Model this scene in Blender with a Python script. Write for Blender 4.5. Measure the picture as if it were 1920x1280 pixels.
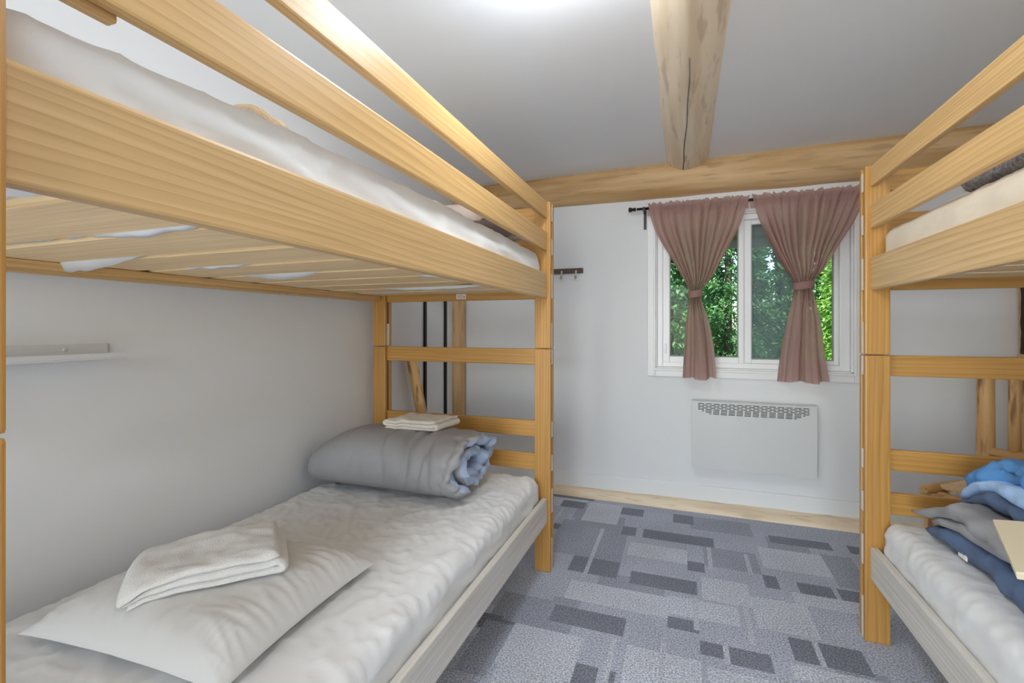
import bpy, bmesh, math, random
from mathutils import Vector, Matrix, noise

for o in list(bpy.data.objects):
    bpy.data.objects.remove(o)
scene = bpy.context.scene
COL = scene.collection
random.seed(7)
PI = math.pi

# ------------------------------------------------------------------ camera
FPX = 880.0                                   # focal length in pixels of the 1920 wide frame
YAW = math.atan(321 / FPX)
cam_d = bpy.data.cameras.new('camera')
cam_d.sensor_width = 36.0
cam_d.sensor_fit = 'HORIZONTAL'
cam_d.lens = FPX / 1920 * 36.0
cam_d.shift_y = -26 / 1920
cam_d.clip_start = 0.02
cam = bpy.data.objects.new('camera', cam_d)
cam.location = (0, 0, 1.2)
cam.rotation_euler = (PI / 2, 0, YAW)
COL.objects.link(cam)
scene.camera = cam

# ------------------------------------------------------------------ sky, sun, exposure
LAMP_STRENGTH = 40.0
FILL_LAMP_STRENGTH = 17.0  # for the added lamp out of view
LAMP_COLOR = (0.86, 0.93, 1.0)
world = bpy.data.worlds.new('sky')
scene.world = world
world.use_nodes = True
wn = world.node_tree
wn.nodes.clear()
w_out = wn.nodes.new('ShaderNodeOutputWorld')
w_bg = wn.nodes.new('ShaderNodeBackground')
w_sky = wn.nodes.new('ShaderNodeTexSky')
w_sky.sky_type = 'NISHITA'
w_sky.sun_disc = False
w_sky.sun_elevation = math.radians(48)
w_sky.sun_rotation = math.radians(200)
w_bg.inputs['Strength'].default_value = 0.65
wn.links.new(w_sky.outputs[0], w_bg.inputs['Color'])
wn.links.new(w_bg.outputs[0], w_out.inputs['Surface'])

sun_d = bpy.data.lights.new('sun', 'SUN')
sun_d.energy = 10.0
sun_d.angle = math.radians(1.0)
sun_d.color = (1.0, 0.95, 0.85)
sun = bpy.data.objects.new('sun', sun_d)
sun.rotation_euler = (math.radians(27), 0, math.radians(-18))   # over the roof, onto the trees
sun.location = (0, -3, 6)
COL.objects.link(sun)

# daylight is an added fill light at the invented glazed door
fill_light_d = bpy.data.lights.new('rear_fill', 'AREA')
fill_light_d.shape = 'RECTANGLE'; fill_light_d.size = 1.7; fill_light_d.size_y = 1.9
fill_light_d.energy = 90.0
fill_light_d.color = (0.90, 0.95, 1.0)
fill_light = bpy.data.objects.new('rear_fill', fill_light_d)
fill_light.location = (-.55, -2.50, 1.08)
fill_light.rotation_euler = (math.radians(90), 0, 0)      # points into the room, +Y
COL.objects.link(fill_light)

scene.cycles.max_bounces = 8
scene.cycles.diffuse_bounces = 5
scene.cycles.glossy_bounces = 3
scene.cycles.transmission_bounces = 4
scene.cycles.transparent_max_bounces = 12

vs = scene.view_settings
vs.view_transform = 'Standard'
vs.look = 'None'
vs.gamma = 1.0
vs.use_curve_mapping = False
vs.exposure = 0.08

# ------------------------------------------------------------------ helpers
def wloc(o):
    v = Vector((0, 0, 0))
    while o is not None:
        v = v + o.location
        o = o.parent
    return v

def tag(o, label=None, cat=None, group=None, kind=None):
    if label: o['label'] = label
    if cat: o['category'] = cat
    if group: o['group'] = group
    if kind: o['kind'] = kind
    return o

def empty(name, loc, label=None, cat=None, group=None, kind=None):
    o = bpy.data.objects.new(name, None)
    o.empty_display_size = 0.1
    o.location = loc
    COL.objects.link(o)
    return tag(o, label, cat, group, kind)

def link(name, me, mats, parent=None, loc=(0, 0, 0), smooth=False, rot=None):
    """loc is a world position; rot an optional 3x3 matrix"""
    if not isinstance(mats, (list, tuple)): mats = [mats]
    if not me.materials:
        for m in mats: me.materials.append(m)
    if smooth:
        me.polygons.foreach_set('use_smooth', [True] * len(me.polygons))
    o = bpy.data.objects.new(name, me)
    COL.objects.link(o)
    l = Vector(loc)
    if parent is not None:
        l = l - wloc(parent)
        o.parent = parent
    if rot is not None:
        o.rotation_euler = rot.to_euler()
    o.location = l
    return o

def from_bm(name, bm):
    me = bpy.data.meshes.new(name)
    bm.normal_update()
    bm.to_mesh(me)
    bm.free()
    return me

_boxes = {}
def box_mesh(dx, dy, dz, bev, name):
    key = (round(dx, 4), round(dy, 4), round(dz, 4), bev)
    bm = bmesh.new()
    bmesh.ops.create_cube(bm, size=1.0)
    bmesh.ops.scale(bm, vec=(dx, dy, dz), verts=bm.verts)
    if bev:
        bmesh.ops.bevel(bm, geom=list(bm.edges), offset=min(bev, dx * .3, dy * .3, dz * .3), segments=2, profile=0.6, affect='EDGES')
    return from_bm(name, bm)

def box(name, x0, x1, y0, y1, z0, z1, mat, parent=None, bev=0.004, rot=None):
    if x0 > x1: x0, x1 = x1, x0
    me = box_mesh(x1 - x0, y1 - y0, z1 - z0, bev, name)
    return link(name, me, mat, parent, ((x0 + x1) / 2, (y0 + y1) / 2, (z0 + z1) / 2), rot=rot)

def boxes(name, rects, mat, parent=None):
    """several plain boxes as one mesh (a shell with an opening), vertices in world space"""
    bm = bmesh.new()
    for (x0, x1, y0, y1, z0, z1) in rects:
        m = Matrix.Translation(((x0 + x1) / 2, (y0 + y1) / 2, (z0 + z1) / 2)) @ Matrix.Diagonal((x1 - x0, y1 - y0, z1 - z0, 1))
        bmesh.ops.create_cube(bm, size=1.0, matrix=m)
    return link(name, from_bm(name, bm), mat, parent)

def grid_faces(nu, nv, wrap_u=False, wrap_v=False):
    f = []
    for i in range(nu - (0 if wrap_u else 1)):
        for j in range(nv - (0 if wrap_v else 1)):
            a = i * nv + j
            b = ((i + 1) % nu) * nv + j
            c = ((i + 1) % nu) * nv + (j + 1) % nv
            d = i * nv + (j + 1) % nv
            f.append((a, b, c, d))
    return f

def pymesh(name, verts, faces):
    me = bpy.data.meshes.new(name)
    me.from_pydata([tuple(v) for v in verts], [], faces)
    me.update()
    return me

def nz(x, y, z=0.0):
    return noise.noise(Vector((x, y, z)))

def axis_rot(d):
    return Vector(d).normalized().to_track_quat('Z', 'Y').to_matrix()

def log_mesh(name, length, r0, r1, seed, seg=28, rings=40, lump=0.05, bow=0.0, round_end=0.3):
    verts, faces = [], []
    zs = [-0.5 + i / (rings - 1) for i in range(rings)]
    for i, t in enumerate(zs):
        z = t * length
        r = r0 + (r1 - r0) * (t + 0.5)
        e = min(t + 0.5, 0.5 - t) * length
        rr = r * (1 - round_end * max(0, 1 - e / (0.35 * r)) ** 2) if round_end else r
        for k in range(seg):
            a = 2 * PI * k / seg
            n = 1 + lump * nz(math.cos(a) * 1.3 + seed, math.sin(a) * 1.3 + seed * 2.1, z * 2.2) + lump * .5 * nz(math.cos(a) * 3 + seed, math.sin(a) * 3, z * 7)
            verts.append((rr * n * math.cos(a) + bow * math.sin(t * 3 + seed), rr * n * math.sin(a) + bow * math.cos(t * 4 + seed), z))
    faces = grid_faces(rings, seg, False, True)
    faces = [tuple(reversed(f)) for f in faces]
    faces.append(tuple(reversed(range(seg))))
    faces.append(tuple((rings - 1) * seg + k for k in range(seg)))
    me = pymesh(name, verts, faces)
    return me

def log(name, p0, p1, r0, r1, mat, parent=None, seed=1.0, **kw):
    p0, p1 = Vector(p0), Vector(p1)
    me = log_mesh(name, (p1 - p0).length, r0, r1, seed, **kw)
    o = link(name, me, mat, parent, (p0 + p1) / 2, smooth=True, rot=axis_rot(p1 - p0))
    for p in list(me.polygons)[-2:]: p.use_smooth = False
    return o

def lathe(name, prof, seg, mat, parent=None, loc=(0, 0, 0), rot=None, smooth=True):
    verts, n = [], len(prof)
    for r, z in prof:
        for k in range(seg):
            a = 2 * PI * k / seg
            verts.append((r * math.cos(a), r * math.sin(a), z))
    faces = [tuple(reversed(f)) for f in grid_faces(n, seg, False, True)]
    faces = grid_faces(n, seg, False, True)
    faces = [(f[0], f[3], f[2], f[1]) for f in faces]
    faces.append(tuple(reversed(range(seg))))
    faces.append(tuple((n - 1) * seg + k for k in range(seg)))
    me = pymesh(name, verts, faces)
    return link(name, me, mat, parent, loc, smooth, rot)

def rounded(name, x0, x1, y0, y1, z0, z1, r, step, mat, parent=None, disp=None):
    """soft slab: cube grid with rounded edges, then a displacement disp(p, n) in world space"""
    c = Vector(((x0 + x1) / 2, (y0 + y1) / 2, (z0 + z1) / 2))
    h = Vector(((x1 - x0) / 2, (y1 - y0) / 2, (z1 - z0) / 2))
    bm = bmesh.new()
    def coords(half):
        n = max(6, int(2 * half / step))
        pts = [-half + 2 * half * i / n for i in range(n + 1)]
        extra = [s * (half - r * q) for s in (-1, 1) for q in (0.12, 0.35, 0.65, 1.0)]
        pts = [p for p in pts if abs(p) >= half - 1e-6 or abs(p) < half - r * 1.15] + extra
        return sorted(pts)
    cx, cy, cz = coords(h.x), coords(h.y), coords(h.z)
    def quad(ca, cb, f):
        vs_ = [[bm.verts.new(f(a, b)) for b in cb] for a in ca]
        for i in range(len(ca) - 1):
            for j in range(len(cb) - 1):
                bm.faces.new((vs_[i][j], vs_[i + 1][j], vs_[i + 1][j + 1], vs_[i][j + 1]))
    quad(cx, cy, lambda a, b: (a, b, h.z)); quad(cy, cx, lambda a, b: (b, a, -h.z))
    quad(cy, cz, lambda a, b: (h.x, a, b)); quad(cz, cy, lambda a, b: (-h.x, b, a))
    quad(cz, cx, lambda a, b: (b, h.y, a)); quad(cx, cz, lambda a, b: (a, -h.y, b))
    bmesh.ops.remove_doubles(bm, verts=bm.verts, dist=1e-5)
    rz = min(r, h.z * .95)
    inner = Vector((h.x - r, h.y - r, h.z - rz))
    for v in bm.verts:
        q = Vector((max(-inner.x, min(inner.x, v.co.x)), max(-inner.y, min(inner.y, v.co.y)), max(-inner.z, min(inner.z, v.co.z))))
        d = v.co - q
        if d.length > 1e-9:
            dn = d.normalized()
            v.co = q + Vector((dn.x * r, dn.y * r, dn.z * rz))
    bm.normal_update()
    if disp:
        moves = [(v, v.normal * disp(v.co + c, v.normal)) for v in bm.verts]
        for v, m in moves: v.co += m
    return link(name, from_bm(name, bm), mat, parent, c, True)

def spline(pts, t):
    """Catmull-Rom through 1-D (t, value) pairs"""
    for i in range(len(pts) - 1):
        if t <= pts[i + 1][0] or i == len(pts) - 2:
            break
    p1, p2 = pts[i], pts[i + 1]
    p0 = pts[i - 1] if i > 0 else p1
    p3 = pts[i + 2] if i + 2 < len(pts) else p2
    d = p2[0] - p1[0]
    u = max(0, min(1, (t - p1[0]) / d))
    m1 = (p2[1] - p0[1]) / max(1e-6, (p2[0] - p0[0])) * d
    m2 = (p3[1] - p1[1]) / max(1e-6, (p3[0] - p1[0])) * d
    return (2 * u**3 - 3 * u**2 + 1) * p1[1] + (u**3 - 2 * u**2 + u) * m1 + (-2 * u**3 + 3 * u**2) * p2[1] + (u**3 - u**2) * m2

def ribbon(name, path, th, nw, fn, mats, parent=None, origin=(0, 0, 0), samples=120, taper=0.12, thf=None, rim=None):
    """a thick strip of cloth: 2-D path (a, b) given thickness and swept over w in 0..1; fn(a, b, w) -> world point"""
    L = [0]
    for i in range(1, len(path)):
        L.append(L[-1] + math.dist(path[i], path[i - 1]))
    pa = [(l / L[-1], p[0]) for l, p in zip(L, path)]
    pb = [(l / L[-1], p[1]) for l, p in zip(L, path)]
    pts = [(spline(pa, i / (samples - 1)), spline(pb, i / (samples - 1))) for i in range(samples)]
    nor = []
    for i in range(samples):
        a, b = pts[max(0, i - 1)], pts[min(samples - 1, i + 1)]
        dx, dy = b[0] - a[0], b[1] - a[1]
        l = math.hypot(dx, dy) or 1
        nor.append((-dy / l, dx / l))
    o = Vector(origin)
    verts = []
    ring = 2 * samples
    for j in range(nw):
        w = j / (nw - 1)
        e = min(w, 1 - w)
        k = math.sqrt(max(0.0, 1 - max(0, 1 - e / taper) ** 2)) * .93 + .07 if taper else 1
        for side in (1, -1):
            rng = range(samples) if side == 1 else range(samples - 1, -1, -1)
            for i in rng:
                s = i / (samples - 1)
                es = min(s, 1 - s) * L[-1] / th
                ks = math.sqrt(max(0.0, 1 - max(0, 1 - es) ** 2)) * .9 + .1
                t_ = th * (thf(s, w) if thf else 1)
                h = .5 * t_ * k * ks * side
                verts.append(Vector(fn(pts[i][0] + nor[i][0] * h, pts[i][1] + nor[i][1] * h, w)) - o)
    faces, idx = [], []
    for j in range(nw - 1):
        for i in range(ring):
            i2 = (i + 1) % ring
            faces.append((j * ring + i, j * ring + i2, (j + 1) * ring + i2, (j + 1) * ring + i))
            idx.append(0 if i < samples and not (rim and j > rim * nw and (i > .3 * samples or j > (rim + .03) * nw)) else 1)
    for j, fl in ((0, True), (nw - 1, False)):
        for i in range(samples - 1):
            a, b = j * ring + i, j * ring + i + 1
            c, d = j * ring + ring - 2 - i, j * ring + ring - 1 - i
            faces.append((a, d, c, b) if fl else (a, b, c, d))
            idx.append(1)
    me = pymesh(name, verts, faces)
    ob = link(name, me, mats, parent, origin, True)
    if len(me.materials) > 1:
        me.polygons.foreach_set('material_index', idx)
    bm = bmesh.new(); bm.from_mesh(me); bmesh.ops.recalc_face_normals(bm, faces=bm.faces); bm.to_mesh(me); bm.free()
    return ob

# ------------------------------------------------------------------ materials
class NT:
    def __init__(s, name):
        s.m = bpy.data.materials.new(name); s.m.use_nodes = True
        s.t = s.m.node_tree; s.b = s.t.nodes['Principled BSDF']; s.out = s.t.nodes['Material Output']
    def n(s, typ, ins=None, **kw):
        nd = s.t.nodes.new(typ)
        for k, v in kw.items(): setattr(nd, k, v)
        for k, v in (ins or {}).items(): s.set(nd.inputs[k], v)
        return nd
    def set(s, sock, v):
        if isinstance(v, bpy.types.NodeSocket): s.t.links.new(v, sock)
        elif isinstance(v, bpy.types.Node): s.t.links.new(v.outputs[0], sock)
        else: sock.default_value = v
    def mapped(s, scale, rand=0.0, coord='Object'):
        tc = s.n('ShaderNodeTexCoord')
        out = tc.outputs[coord]
        if rand:
            oi = s.n('ShaderNodeObjectInfo')
            mul = s.n('ShaderNodeVectorMath', operation='SCALE', ins={0: (1.0, 1.7, 0.6), 3: oi.outputs['Random']})
            sc = s.n('ShaderNodeVectorMath', operation='SCALE', ins={0: mul.outputs[0], 3: rand})
            out = s.n('ShaderNodeVectorMath', operation='ADD', ins={0: out, 1: sc.outputs[0]}).outputs[0]
        mp = s.n('ShaderNodeMapping', ins={'Vector': out})
        mp.inputs['Scale'].default_value = scale
        return mp.outputs[0]
    def ramp(s, fac, stops):
        r = s.n('ShaderNodeValToRGB', ins={'Fac': fac})
        els = r.color_ramp.elements
        while len(els) < len(stops): els.new(0.5)
        for e, (p, c) in zip(els, stops):
            e.position = p; e.color = (c[0], c[1], c[2], 1)
        return r.outputs[0]
    def mix(s, fac, a, b, blend='MIX'):
        m = s.n('ShaderNodeMix', data_type='RGBA', blend_type=blend)
        s.set(m.inputs[0], fac); 
        for i, v in ((6, a), (7, b)):
            s.set(m.inputs[i], v if not isinstance(v, tuple) else (v[0], v[1], v[2], 1))
        return m.outputs[2]
    def bump(s, h, strength=0.2, dist=0.01):
        b = s.n('ShaderNodeBump', ins={'Height': h, 'Strength': strength, 'Distance': dist})
        s.t.links.new(b.outputs[0], s.b.inputs['Normal'])
    def col(s, c): s.set(s.b.inputs['Base Color'], c if not isinstance(c, tuple) else (c[0], c[1], c[2], 1))
    def rough(s, v): s.set(s.b.inputs['Roughness'], v)

def plain(name, c, rough=0.5, metal=0.0, bump=None):
    t = NT(name); t.col(c); t.rough(rough); t.b.inputs['Metallic'].default_value = metal
    if bump:
        nn = t.n('ShaderNodeTexNoise', ins={'Vector': t.mapped((1, 1, 1)), 'Scale': bump[0], 'Detail': 3.0})
        t.bump(nn.outputs[0], bump[1], bump[2])
    return t.m

def pine(name, axis, light, dark, rough=0.38, contrast=0.65, knots=0.0):
    t = NT(name)
    sc = [1.0, 1.0, 1.0]; sc[axis] = 0.055
    v = t.mapped(tuple(sc), 9.0)
    warp = t.n('ShaderNodeTexNoise', ins={'Vector': v, 'Scale': 7.0, 'Detail': 2.0})
    off = t.n('ShaderNodeVectorMath', operation='SCALE', ins={0: warp.outputs['Color'], 3: 0.06})
    v2 = t.n('ShaderNodeVectorMath', operation='ADD', ins={0: v, 1: off.outputs[0]})
    wav = t.n('ShaderNodeTexWave', wave_type='RINGS', rings_direction='SPHERICAL', wave_profile='SAW',
              ins={'Vector': v2.outputs[0], 'Scale': 42.0, 'Distortion': 1.6, 'Detail': 2.0, 'Detail Scale': 1.2})
    sf = [90.0, 90.0, 90.0]; sf[axis] = 2.5
    fine = t.n('ShaderNodeTexNoise', ins={'Vector': t.mapped(tuple(sf), 5.0), 'Scale': 1.0, 'Detail': 3.0})
    rings = t.n('ShaderNodeMath', operation='POWER', ins={0: wav.outputs['Fac'], 1: 2.2})
    broad = t.n('ShaderNodeTexNoise', ins={'Vector': v, 'Scale': 3.0, 'Detail': 1.0})
    f = t.n('ShaderNodeMath', operation='MULTIPLY', ins={0: rings.outputs[0], 1: contrast})
    base = t.mix(f.outputs[0], light, dark)
    tone = t.ramp(broad.outputs[0], [(0.3, (0.90, 0.88, 0.84)), (0.7, (1.05, 1.05, 1.05))])
    base = t.mix(1.0, base, tone, 'MULTIPLY')
    fr = t.ramp(fine.outputs[0], [(0.35, (0.90, 0.87, 0.82)), (0.65, (1.03, 1.03, 1.03))])
    base = t.mix(1.0, base, fr, 'MULTIPLY')
    if knots:
        sk = [5.0, 5.0, 5.0]; sk[axis] = 1.6
        vo = t.n('ShaderNodeTexVoronoi', ins={'Vector': t.mapped(tuple(sk), 7.0), 'Scale': 1.0})
        kf = t.ramp(vo.outputs['Distance'], [(0.05 * knots, (1, 1, 1)), (0.10 * knots, (0, 0, 0))])
        base = t.mix(kf, base, (0.22, 0.10, 0.04))
    t.col(base); t.rough(rough)
    t.bump(fine.outputs[0], 0.08, 0.002)
    return t.m

W_L, W_D = (0.60, 0.325, 0.092), (0.43, 0.20, 0.04)
WOOD = [pine('pine_grain_x', 0, W_L, W_D), pine('pine_grain_y', 1, (0.80, 0.53, 0.24), (0.58, 0.33, 0.11)), pine('pine_grain_z', 2, W_L, W_D)]
WOOD_BOARD = pine('pine_board_pale', 1, (0.76, 0.52, 0.26), (0.54, 0.33, 0.13))
WOOD_WHITE = pine('pine_whitish', 1, (0.80, 0.78, 0.75), (0.62, 0.58, 0.53), 0.5, 0.5)  # whitish pine for the lower side boards
WOOD_SLAT = pine('rough_slat_pine', 0, (0.97, 0.75, 0.45), (0.84, 0.50, 0.22), 0.6, 0.5, 1.6)
ENDGRAIN = plain('pale_end_grain', (0.82, 0.76, 0.66), 0.6)

def peeled(name, light, dark, spot, spots=1.0):
    t = NT(name)
    v = t.mapped((14, 14, 1.1), 4.0)
    n1 = t.n('ShaderNodeTexNoise', ins={'Vector': v, 'Scale': 1.0, 'Detail': 5.0})
    c = t.ramp(n1.outputs[0], [(0.36, dark), (0.56, light)])
    n2 = t.n('ShaderNodeTexNoise', ins={'Vector': t.mapped((30, 30, 4.5), 6.0), 'Scale': 1.0, 'Detail': 2.0})
    f2 = t.ramp(n2.outputs[0], [(0.58, (0, 0, 0)), (0.68, (.55 * spots, .55 * spots, .55 * spots))])
    c = t.mix(f2, c, spot)
    vo = t.n('ShaderNodeTexVoronoi', ins={'Vector': t.mapped((4.2, 4.2, 2.2), 3.0), 'Scale': 1.0})
    f3 = t.ramp(vo.outputs['Distance'], [(0.045, (1, 1, 1)), (0.09, (0, 0, 0))])
    c = t.mix(f3, c, (0.17, 0.09, 0.04))
    t.col(c); t.rough(0.55)
    t.bump(n1.outputs[0], 0.25, 0.006)
    return t.m
LOG = peeled('peeled_log', (0.74, 0.49, 0.25), (0.57, 0.34, 0.14), (0.42, 0.27, 0.14))
LOG_PALE = peeled('pale_peeled_log', (0.95, 0.80, 0.60), (0.82, 0.65, 0.45), (0.60, 0.45, 0.31), 1.1)
LOG_CHAIR = peeled('varnished_bark_streaked_log', (0.80, 0.50, 0.22), (0.68, 0.38, 0.13), (0.20, 0.07, 0.02), 1.4)
BARK = plain('dark_bark', (0.055, 0.035, 0.025), 0.9, bump=(60, .8, .01))
CRACK = plain('dark_wood_crack', (0.03, 0.02, 0.012), 0.9)

WALL = plain('wall_paint_light_grey', (0.83, 0.833, 0.842), 0.65, bump=(180, .05, .002))
CEIL = plain('ceiling_paint', (0.885, 0.889, 0.898), 0.8, bump=(160, .08, .002))
TRIMW = plain('white_trim_paint', (0.88, 0.88, 0.88), 0.35)
VINYL = plain('white_vinyl', (0.91, 0.915, 0.92), 0.3)
SEAL = plain('grey_window_seal', (0.30, 0.31, 0.32), 0.6)
METALW = plain('white_enamel', (0.70, 0.70, 0.70), 0.35)
DARKIN = plain('dark_heater_inside', (0.10, 0.10, 0.10), 0.8)
BLACKM = plain('black_metal', (0.02, 0.02, 0.02), 0.35, 0.6)
RODM = plain('dark_bronze_rod', (0.035, 0.030, 0.028), 0.35, 0.7)
RACKW = plain('dark_walnut_board', (0.10, 0.065, 0.04), 0.5)
HOOKM = plain('brushed_nickel_hook', (0.55, 0.52, 0.47), 0.3, 0.9)
STICK = plain('white_sticker', (0.85, 0.80, 0.75), 0.5)
INK = plain('sticker_ink', (0.25, 0.2, 0.18), 0.6)

def fabric(name, c, rough=0.9, wr=(26, .25, .01), weave=True, c2=None, sheen=0.0, ridged=False):
    t = NT(name)
    w = t.n('ShaderNodeTexNoise', noise_type='RIDGED_MULTIFRACTAL' if ridged else 'FBM', ins={'Vector': t.mapped((1, 1, 1)), 'Scale': wr[0], 'Detail': 3.0, 'Distortion': 0.6})
    if c2:
        c = t.mix(t.ramp(w.outputs[0], [(0.35, (0, 0, 0)), (0.65, (1, 1, 1))]), c, c2)
    t.col(c); t.rough(rough)
    if sheen:
        t.b.inputs['Sheen Weight'].default_value = sheen
    t.bump(w.outputs[0], wr[1], wr[2])
    return t.m
SHEET = fabric('white_cotton_sheet', (0.78, 0.775, 0.765), 0.85, (8, .5, .012), ridged=True)
SHEET_C = fabric('cream_mattress_cover', (0.82, 0.72, 0.57), 0.85, (14, .2, .01))
PILLOW = fabric('white_pillow_cotton', (0.72, 0.71, 0.69), 0.85, (6, .4, .010), ridged=True)
GREYD = fabric('grey_duvet_cotton', (0.35, 0.345, 0.355), 0.6, (12, .25, .012))
BLUEL = fabric('light_blue_lining', (0.38, 0.465, 0.62), 0.55, (16, .4, .014))
NAVY = fabric('slate_navy_cotton', (0.10, 0.15, 0.26), 0.75, (14, .35, .012))
BLUE = fabric('mid_blue_cotton', (0.095, 0.27, 0.56), 0.7, (12, .5, .014))
SKY = fabric('pale_blue_cotton', (0.40, 0.58, 0.86), 0.7, (16, .4, .012))
FLEECE = fabric('beige_fleece', (0.70, 0.52, 0.33), 1.0, (90, .9, .01))
FUZZY = fabric('grey_fuzzy_fleece', (0.42, 0.40, 0.40), 1.0, (70, .9, .01), c2=(0.20, 0.19, 0.20))
def terry_mat(name, c):
    t = NT(name)
    w = t.n('ShaderNodeTexNoise', ins={'Vector': t.mapped((1, 1, 1)), 'Scale': 420.0, 'Detail': 2.0})
    t.col(c); t.rough(1.0); t.b.inputs['Sheen Weight'].default_value = 0.15
    t.bump(w.outputs[0], 0.7, 0.004)
    return t.m
TERRY = terry_mat('white_terry', (0.80, 0.775, 0.75))
TERRY_W = terry_mat('warm_white_terry', (0.84, 0.78, 0.70))

def leafprint():
    t = NT('cream_leaf_print')
    vo = t.n('ShaderNodeTexVoronoi', ins={'Vector': t.mapped((9, 22, 9)), 'Scale': 1.0, 'Randomness': 1.0})
    f = t.ramp(vo.outputs['Distance'], [(0.20, (1, 1, 1)), (0.26, (0, 0, 0))])
    n = t.n('ShaderNodeTexNoise', ins={'Vector': t.mapped((1, 1, 1)), 'Scale': 6.0})
    c = t.mix(t.ramp(n.outputs[0], [(0.45, (0, 0, 0)), (0.55, (1, 1, 1))]), (0.80, 0.72, 0.62), (0.42, 0.33, 0.28))
    t.col(t.mix(f, c, (0.10, 0.10, 0.10))); t.rough(0.9)
    return t.m
LEAFP = leafprint()

def curtain_mat():
    t = NT('mauve_linen_curtain')
    v = t.mapped((1, 1, 1))
    w = t.n('ShaderNodeTexNoise', ins={'Vector': t.mapped((500, 500, 60)), 'Scale': 1.0, 'Detail': 2.0})
    c = t.ramp(w.outputs[0], [(0.3, (0.46, 0.30, 0.265)), (0.7, (0.60, 0.41, 0.37))])
    t.col(c); t.rough(0.9)
    tr = t.n('ShaderNodeBsdfTranslucent', ins={'Color': (0.82, 0.60, 0.54, 1)})
    mx = t.n('ShaderNodeMixShader', ins={0: 0.5, 1: t.b.outputs[0], 2: tr.outputs[0]})
    tp = t.n('ShaderNodeBsdfTransparent', ins={'Color': (0.95, 0.85, 0.80, 1)})
    m2 = t.n('ShaderNodeMixShader', ins={0: 0.10, 1: mx.outputs[0], 2: tp.outputs[0]})
    t.t.links.new(m2.outputs[0], t.out.inputs['Surface'])
    t.bump(w.outputs[0], 0.2, 0.002)
    return t.m
CURT = curtain_mat()

def glass_mat(name, haze=0.0):
    t = NT(name)
    tp = t.n('ShaderNodeBsdfTransparent', ins={'Color': (0.97, 0.99, 0.98, 1)})
    gl = t.n('ShaderNodeBsdfGlossy', ins={'Roughness': 0.02, 'Color': (1, 1, 1, 1)})
    fr = t.n('ShaderNodeFresnel', ins={'IOR': 1.12})
    mx = t.n('ShaderNodeMixShader', ins={0: fr.outputs[0], 1: tp.outputs[0], 2: gl.outputs[0]})
    last = mx
    if haze:
        df = t.n('ShaderNodeBsdfDiffuse', ins={'Color': (0.30, 0.36, 0.40, 1)})
        last = t.n('ShaderNodeMixShader', ins={0: haze, 1: mx.outputs[0], 2: df.outputs[0]})
    t.t.links.new(last.outputs[0], t.out.inputs['Surface'])
    return t.m
GLASS = glass_mat('window_glass')
SCREEN = glass_mat('insect_screen_mesh', 0.34)

def carpet_mat():
    t = NT('patterned_loop_carpet')
    at = t.n('ShaderNodeVertexColor', layer_name='tone')
    n1 = t.n('ShaderNodeTexNoise', ins={'Vector': t.mapped((1, 1, 1)), 'Scale': 150.0, 'Detail': 3.0})
    n2 = t.n('ShaderNodeTexNoise', ins={'Vector': t.mapped((1, 1, 1)), 'Scale': 3.0, 'Detail': 3.0})
    sp = t.ramp(n1.outputs[0], [(0.34, (0.55, 0.56, 0.58)), (0.66, (1.45, 1.45, 1.44))])
    c = t.mix(1.0, at.outputs[0], sp, 'MULTIPLY')
    c = t.mix(1.0, c, t.ramp(n2.outputs[0], [(0.3, (0.9, 0.9, 0.9)), (0.7, (1.08, 1.08, 1.08))]), 'MULTIPLY')
    t.col(c); t.rough(1.0)
    t.bump(n1.outputs[0], 0.8, 0.006)
    return t.m
CARPET = carpet_mat()

def emit(name, c, s):
    t = NT(name); t.col((0.9, 0.9, 0.9))
    t.b.inputs['Emission Color'].default_value = (*c, 1); t.b.inputs['Emission Strength'].default_value = s
    return t.m
LAMPM = emit('lit_lamp_diffuser', LAMP_COLOR, LAMP_STRENGTH)
FILL_LAMPM = emit('lit_fill_lamp_diffuser', LAMP_COLOR, FILL_LAMP_STRENGTH)

# ------------------------------------------------------------------ the room shell
XL, XR, YF, YB, ZC = -1.68, 1.76, 3.36, -2.30, 2.28
WX0, WX1, WZ0, WZ1 = -0.18, 0.965, 0.92, 1.95      # window opening

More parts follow.
